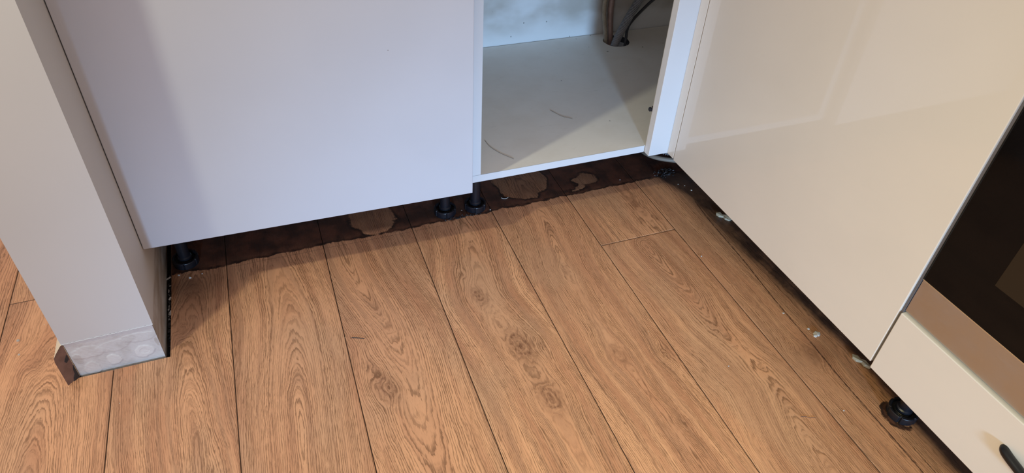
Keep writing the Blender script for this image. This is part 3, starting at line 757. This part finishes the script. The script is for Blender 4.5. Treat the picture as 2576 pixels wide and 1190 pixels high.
shard('dust_crumb', .9290, -.4760, .0020, M['chip'], 42, 'single white crumb in the middle of the boards in front of the cream door', 'crumb', .5)
shard('dust_crumb', -.2385, -.0200, .0034, M['chip'], 43, 'upper pale crumb on the boards left of the wall end', 'crumb', .4)
shard('dust_crumb', -.2320, -.0560, .0028, M['chip'], 44, 'lower pale crumb on the boards left of the wall end', 'crumb', .4)
shard('dust_crumb', 1.0610, -.6220, .0020, M['chip'], 45, 'pale crumb on the board left of the drawer foot', 'crumb', .4)
def pile(name, cx, cy, rx, ry, n, smin, smax, mats, label, cat, seed, z=0.0):
    r = random.Random(seed); bm = bmesh.new()
    for _ in range(n):
        while True:
            u, v = r.gauss(0, .45), r.gauss(0, .45)
            if u * u + v * v < 1: break
        s = r.uniform(smin, smax); q = bmesh.ops.create_icosphere(bm, subdivisions=1, radius=s,
            matrix=Matrix.Translation((cx + u * rx, cy + v * ry, z + s * .35 + r.uniform(0, s))) @ Matrix.Rotation(r.uniform(0, 3), 4, (r.random(), r.random(), r.random() + .1)) @ Matrix.Diagonal((1.5, .8, .45, 1)))
        mi = 1 if r.random() < .13 else 0
        for vv in q['verts']:
            for f in vv.link_faces: f.material_index = mi
    o = obj(name, bm, mats); tag(o, label, cat, None, 'stuff'); return o
pile('debris_pile', 1.133, .093, .030, .022, 150, .0008, .0026, [M['debrisgap'], M['hosegrey']], 'heap of black and grey crumbs in the corner under the post', 'debris', 5)
pile('debris_pile', .0048, -.02, .0026, .110, 120, .0010, .0028, [M['debrisgap'], M['chip']], 'dark grit and pale chips filling the gap beside the wall end', 'debris', 6, -.0090)
pile('debris_pile', .605, .078, .045, .006, 60, .0008, .0022, [M['debrisgap'], M['debrisgap']], 'black dirt line in front of the two middle cabinet feet', 'debris', 8)
for k, (a, b, rz, ln, lb) in enumerate(((.0010, .0690, .3, .010, 'white plaster splinter against the wall by the left cabinet foot'),
                              (.0040, .0100, 1.1, .007, 'pale splinter halfway along the gap beside the wall end'),
                              (.0050, -.0300, 1.4, .010, 'grey splinter lowest in the gap beside the wall end'))):
    bm = box(bmesh.new(), (-ln * .5, -.0016, -.0008), (ln * .5, .0016, .0008), .0003)
    o = obj('plaster_splinter', bm, M['chip']); o.location = (a + .003, b, -.002); o.rotation_euler = (.2, -.25, rz); tag(o, lb, 'splinter')
# hairs on the cabinet floor
zz = ZC + TB + .0006
hose('stray_hair', [(.8565, .1982, zz), (.8618, .1852, zz), (.8721, .1635, zz), (.8895, .1473, zz)], .00038, M['hair'], 'short hair in the middle of the open cabinet floor', 'hair', seg=6)
hose('stray_hair', [(.6700, .1195, zz), (.6724, .0933, zz), (.6844, .0625, zz), (.7042, .0330, zz)], .00038, M['hair'], 'long curved hair near the left front corner of the open cabinet floor', 'hair', seg=6)
bm = tube(bmesh.new(), [Vector((.3100, -.1974, .0006)), Vector((.3190, -.2010, .0009)), Vector((.3310, -.2066, .0006))], .0007, 6)
tag(obj('dark_splinter', bm, M['debrisgap']), 'tiny dark splinter lying on the middle boards in front of the white door', 'splinter')
bm = tube(bmesh.new(), spline([(.7130, .1180, .0008), (.7175, .1130, .0010), (.7235, .1120, .0010), (.7290, .1150, .0008)], 6), .0007, 6)
tag(obj('plastic_sliver', bm, M['chip']), 'curved pale sliver on the stained boards right of the middle cabinet feet', 'sliver')
bm = bmesh.new(); rr_ = random.Random(17)
tube(bm, [Vector((.982 + .0045 * k, -.608 - .0022 * k + rr_.uniform(-.0018, .0018), .0003)) for k in range(6)], .0005, 6)
tag(obj('rusty_crumbs', bm, M['mdf']), 'thin line of rust brown grit on the board in front of the drawer', 'grit', None, 'stuff')
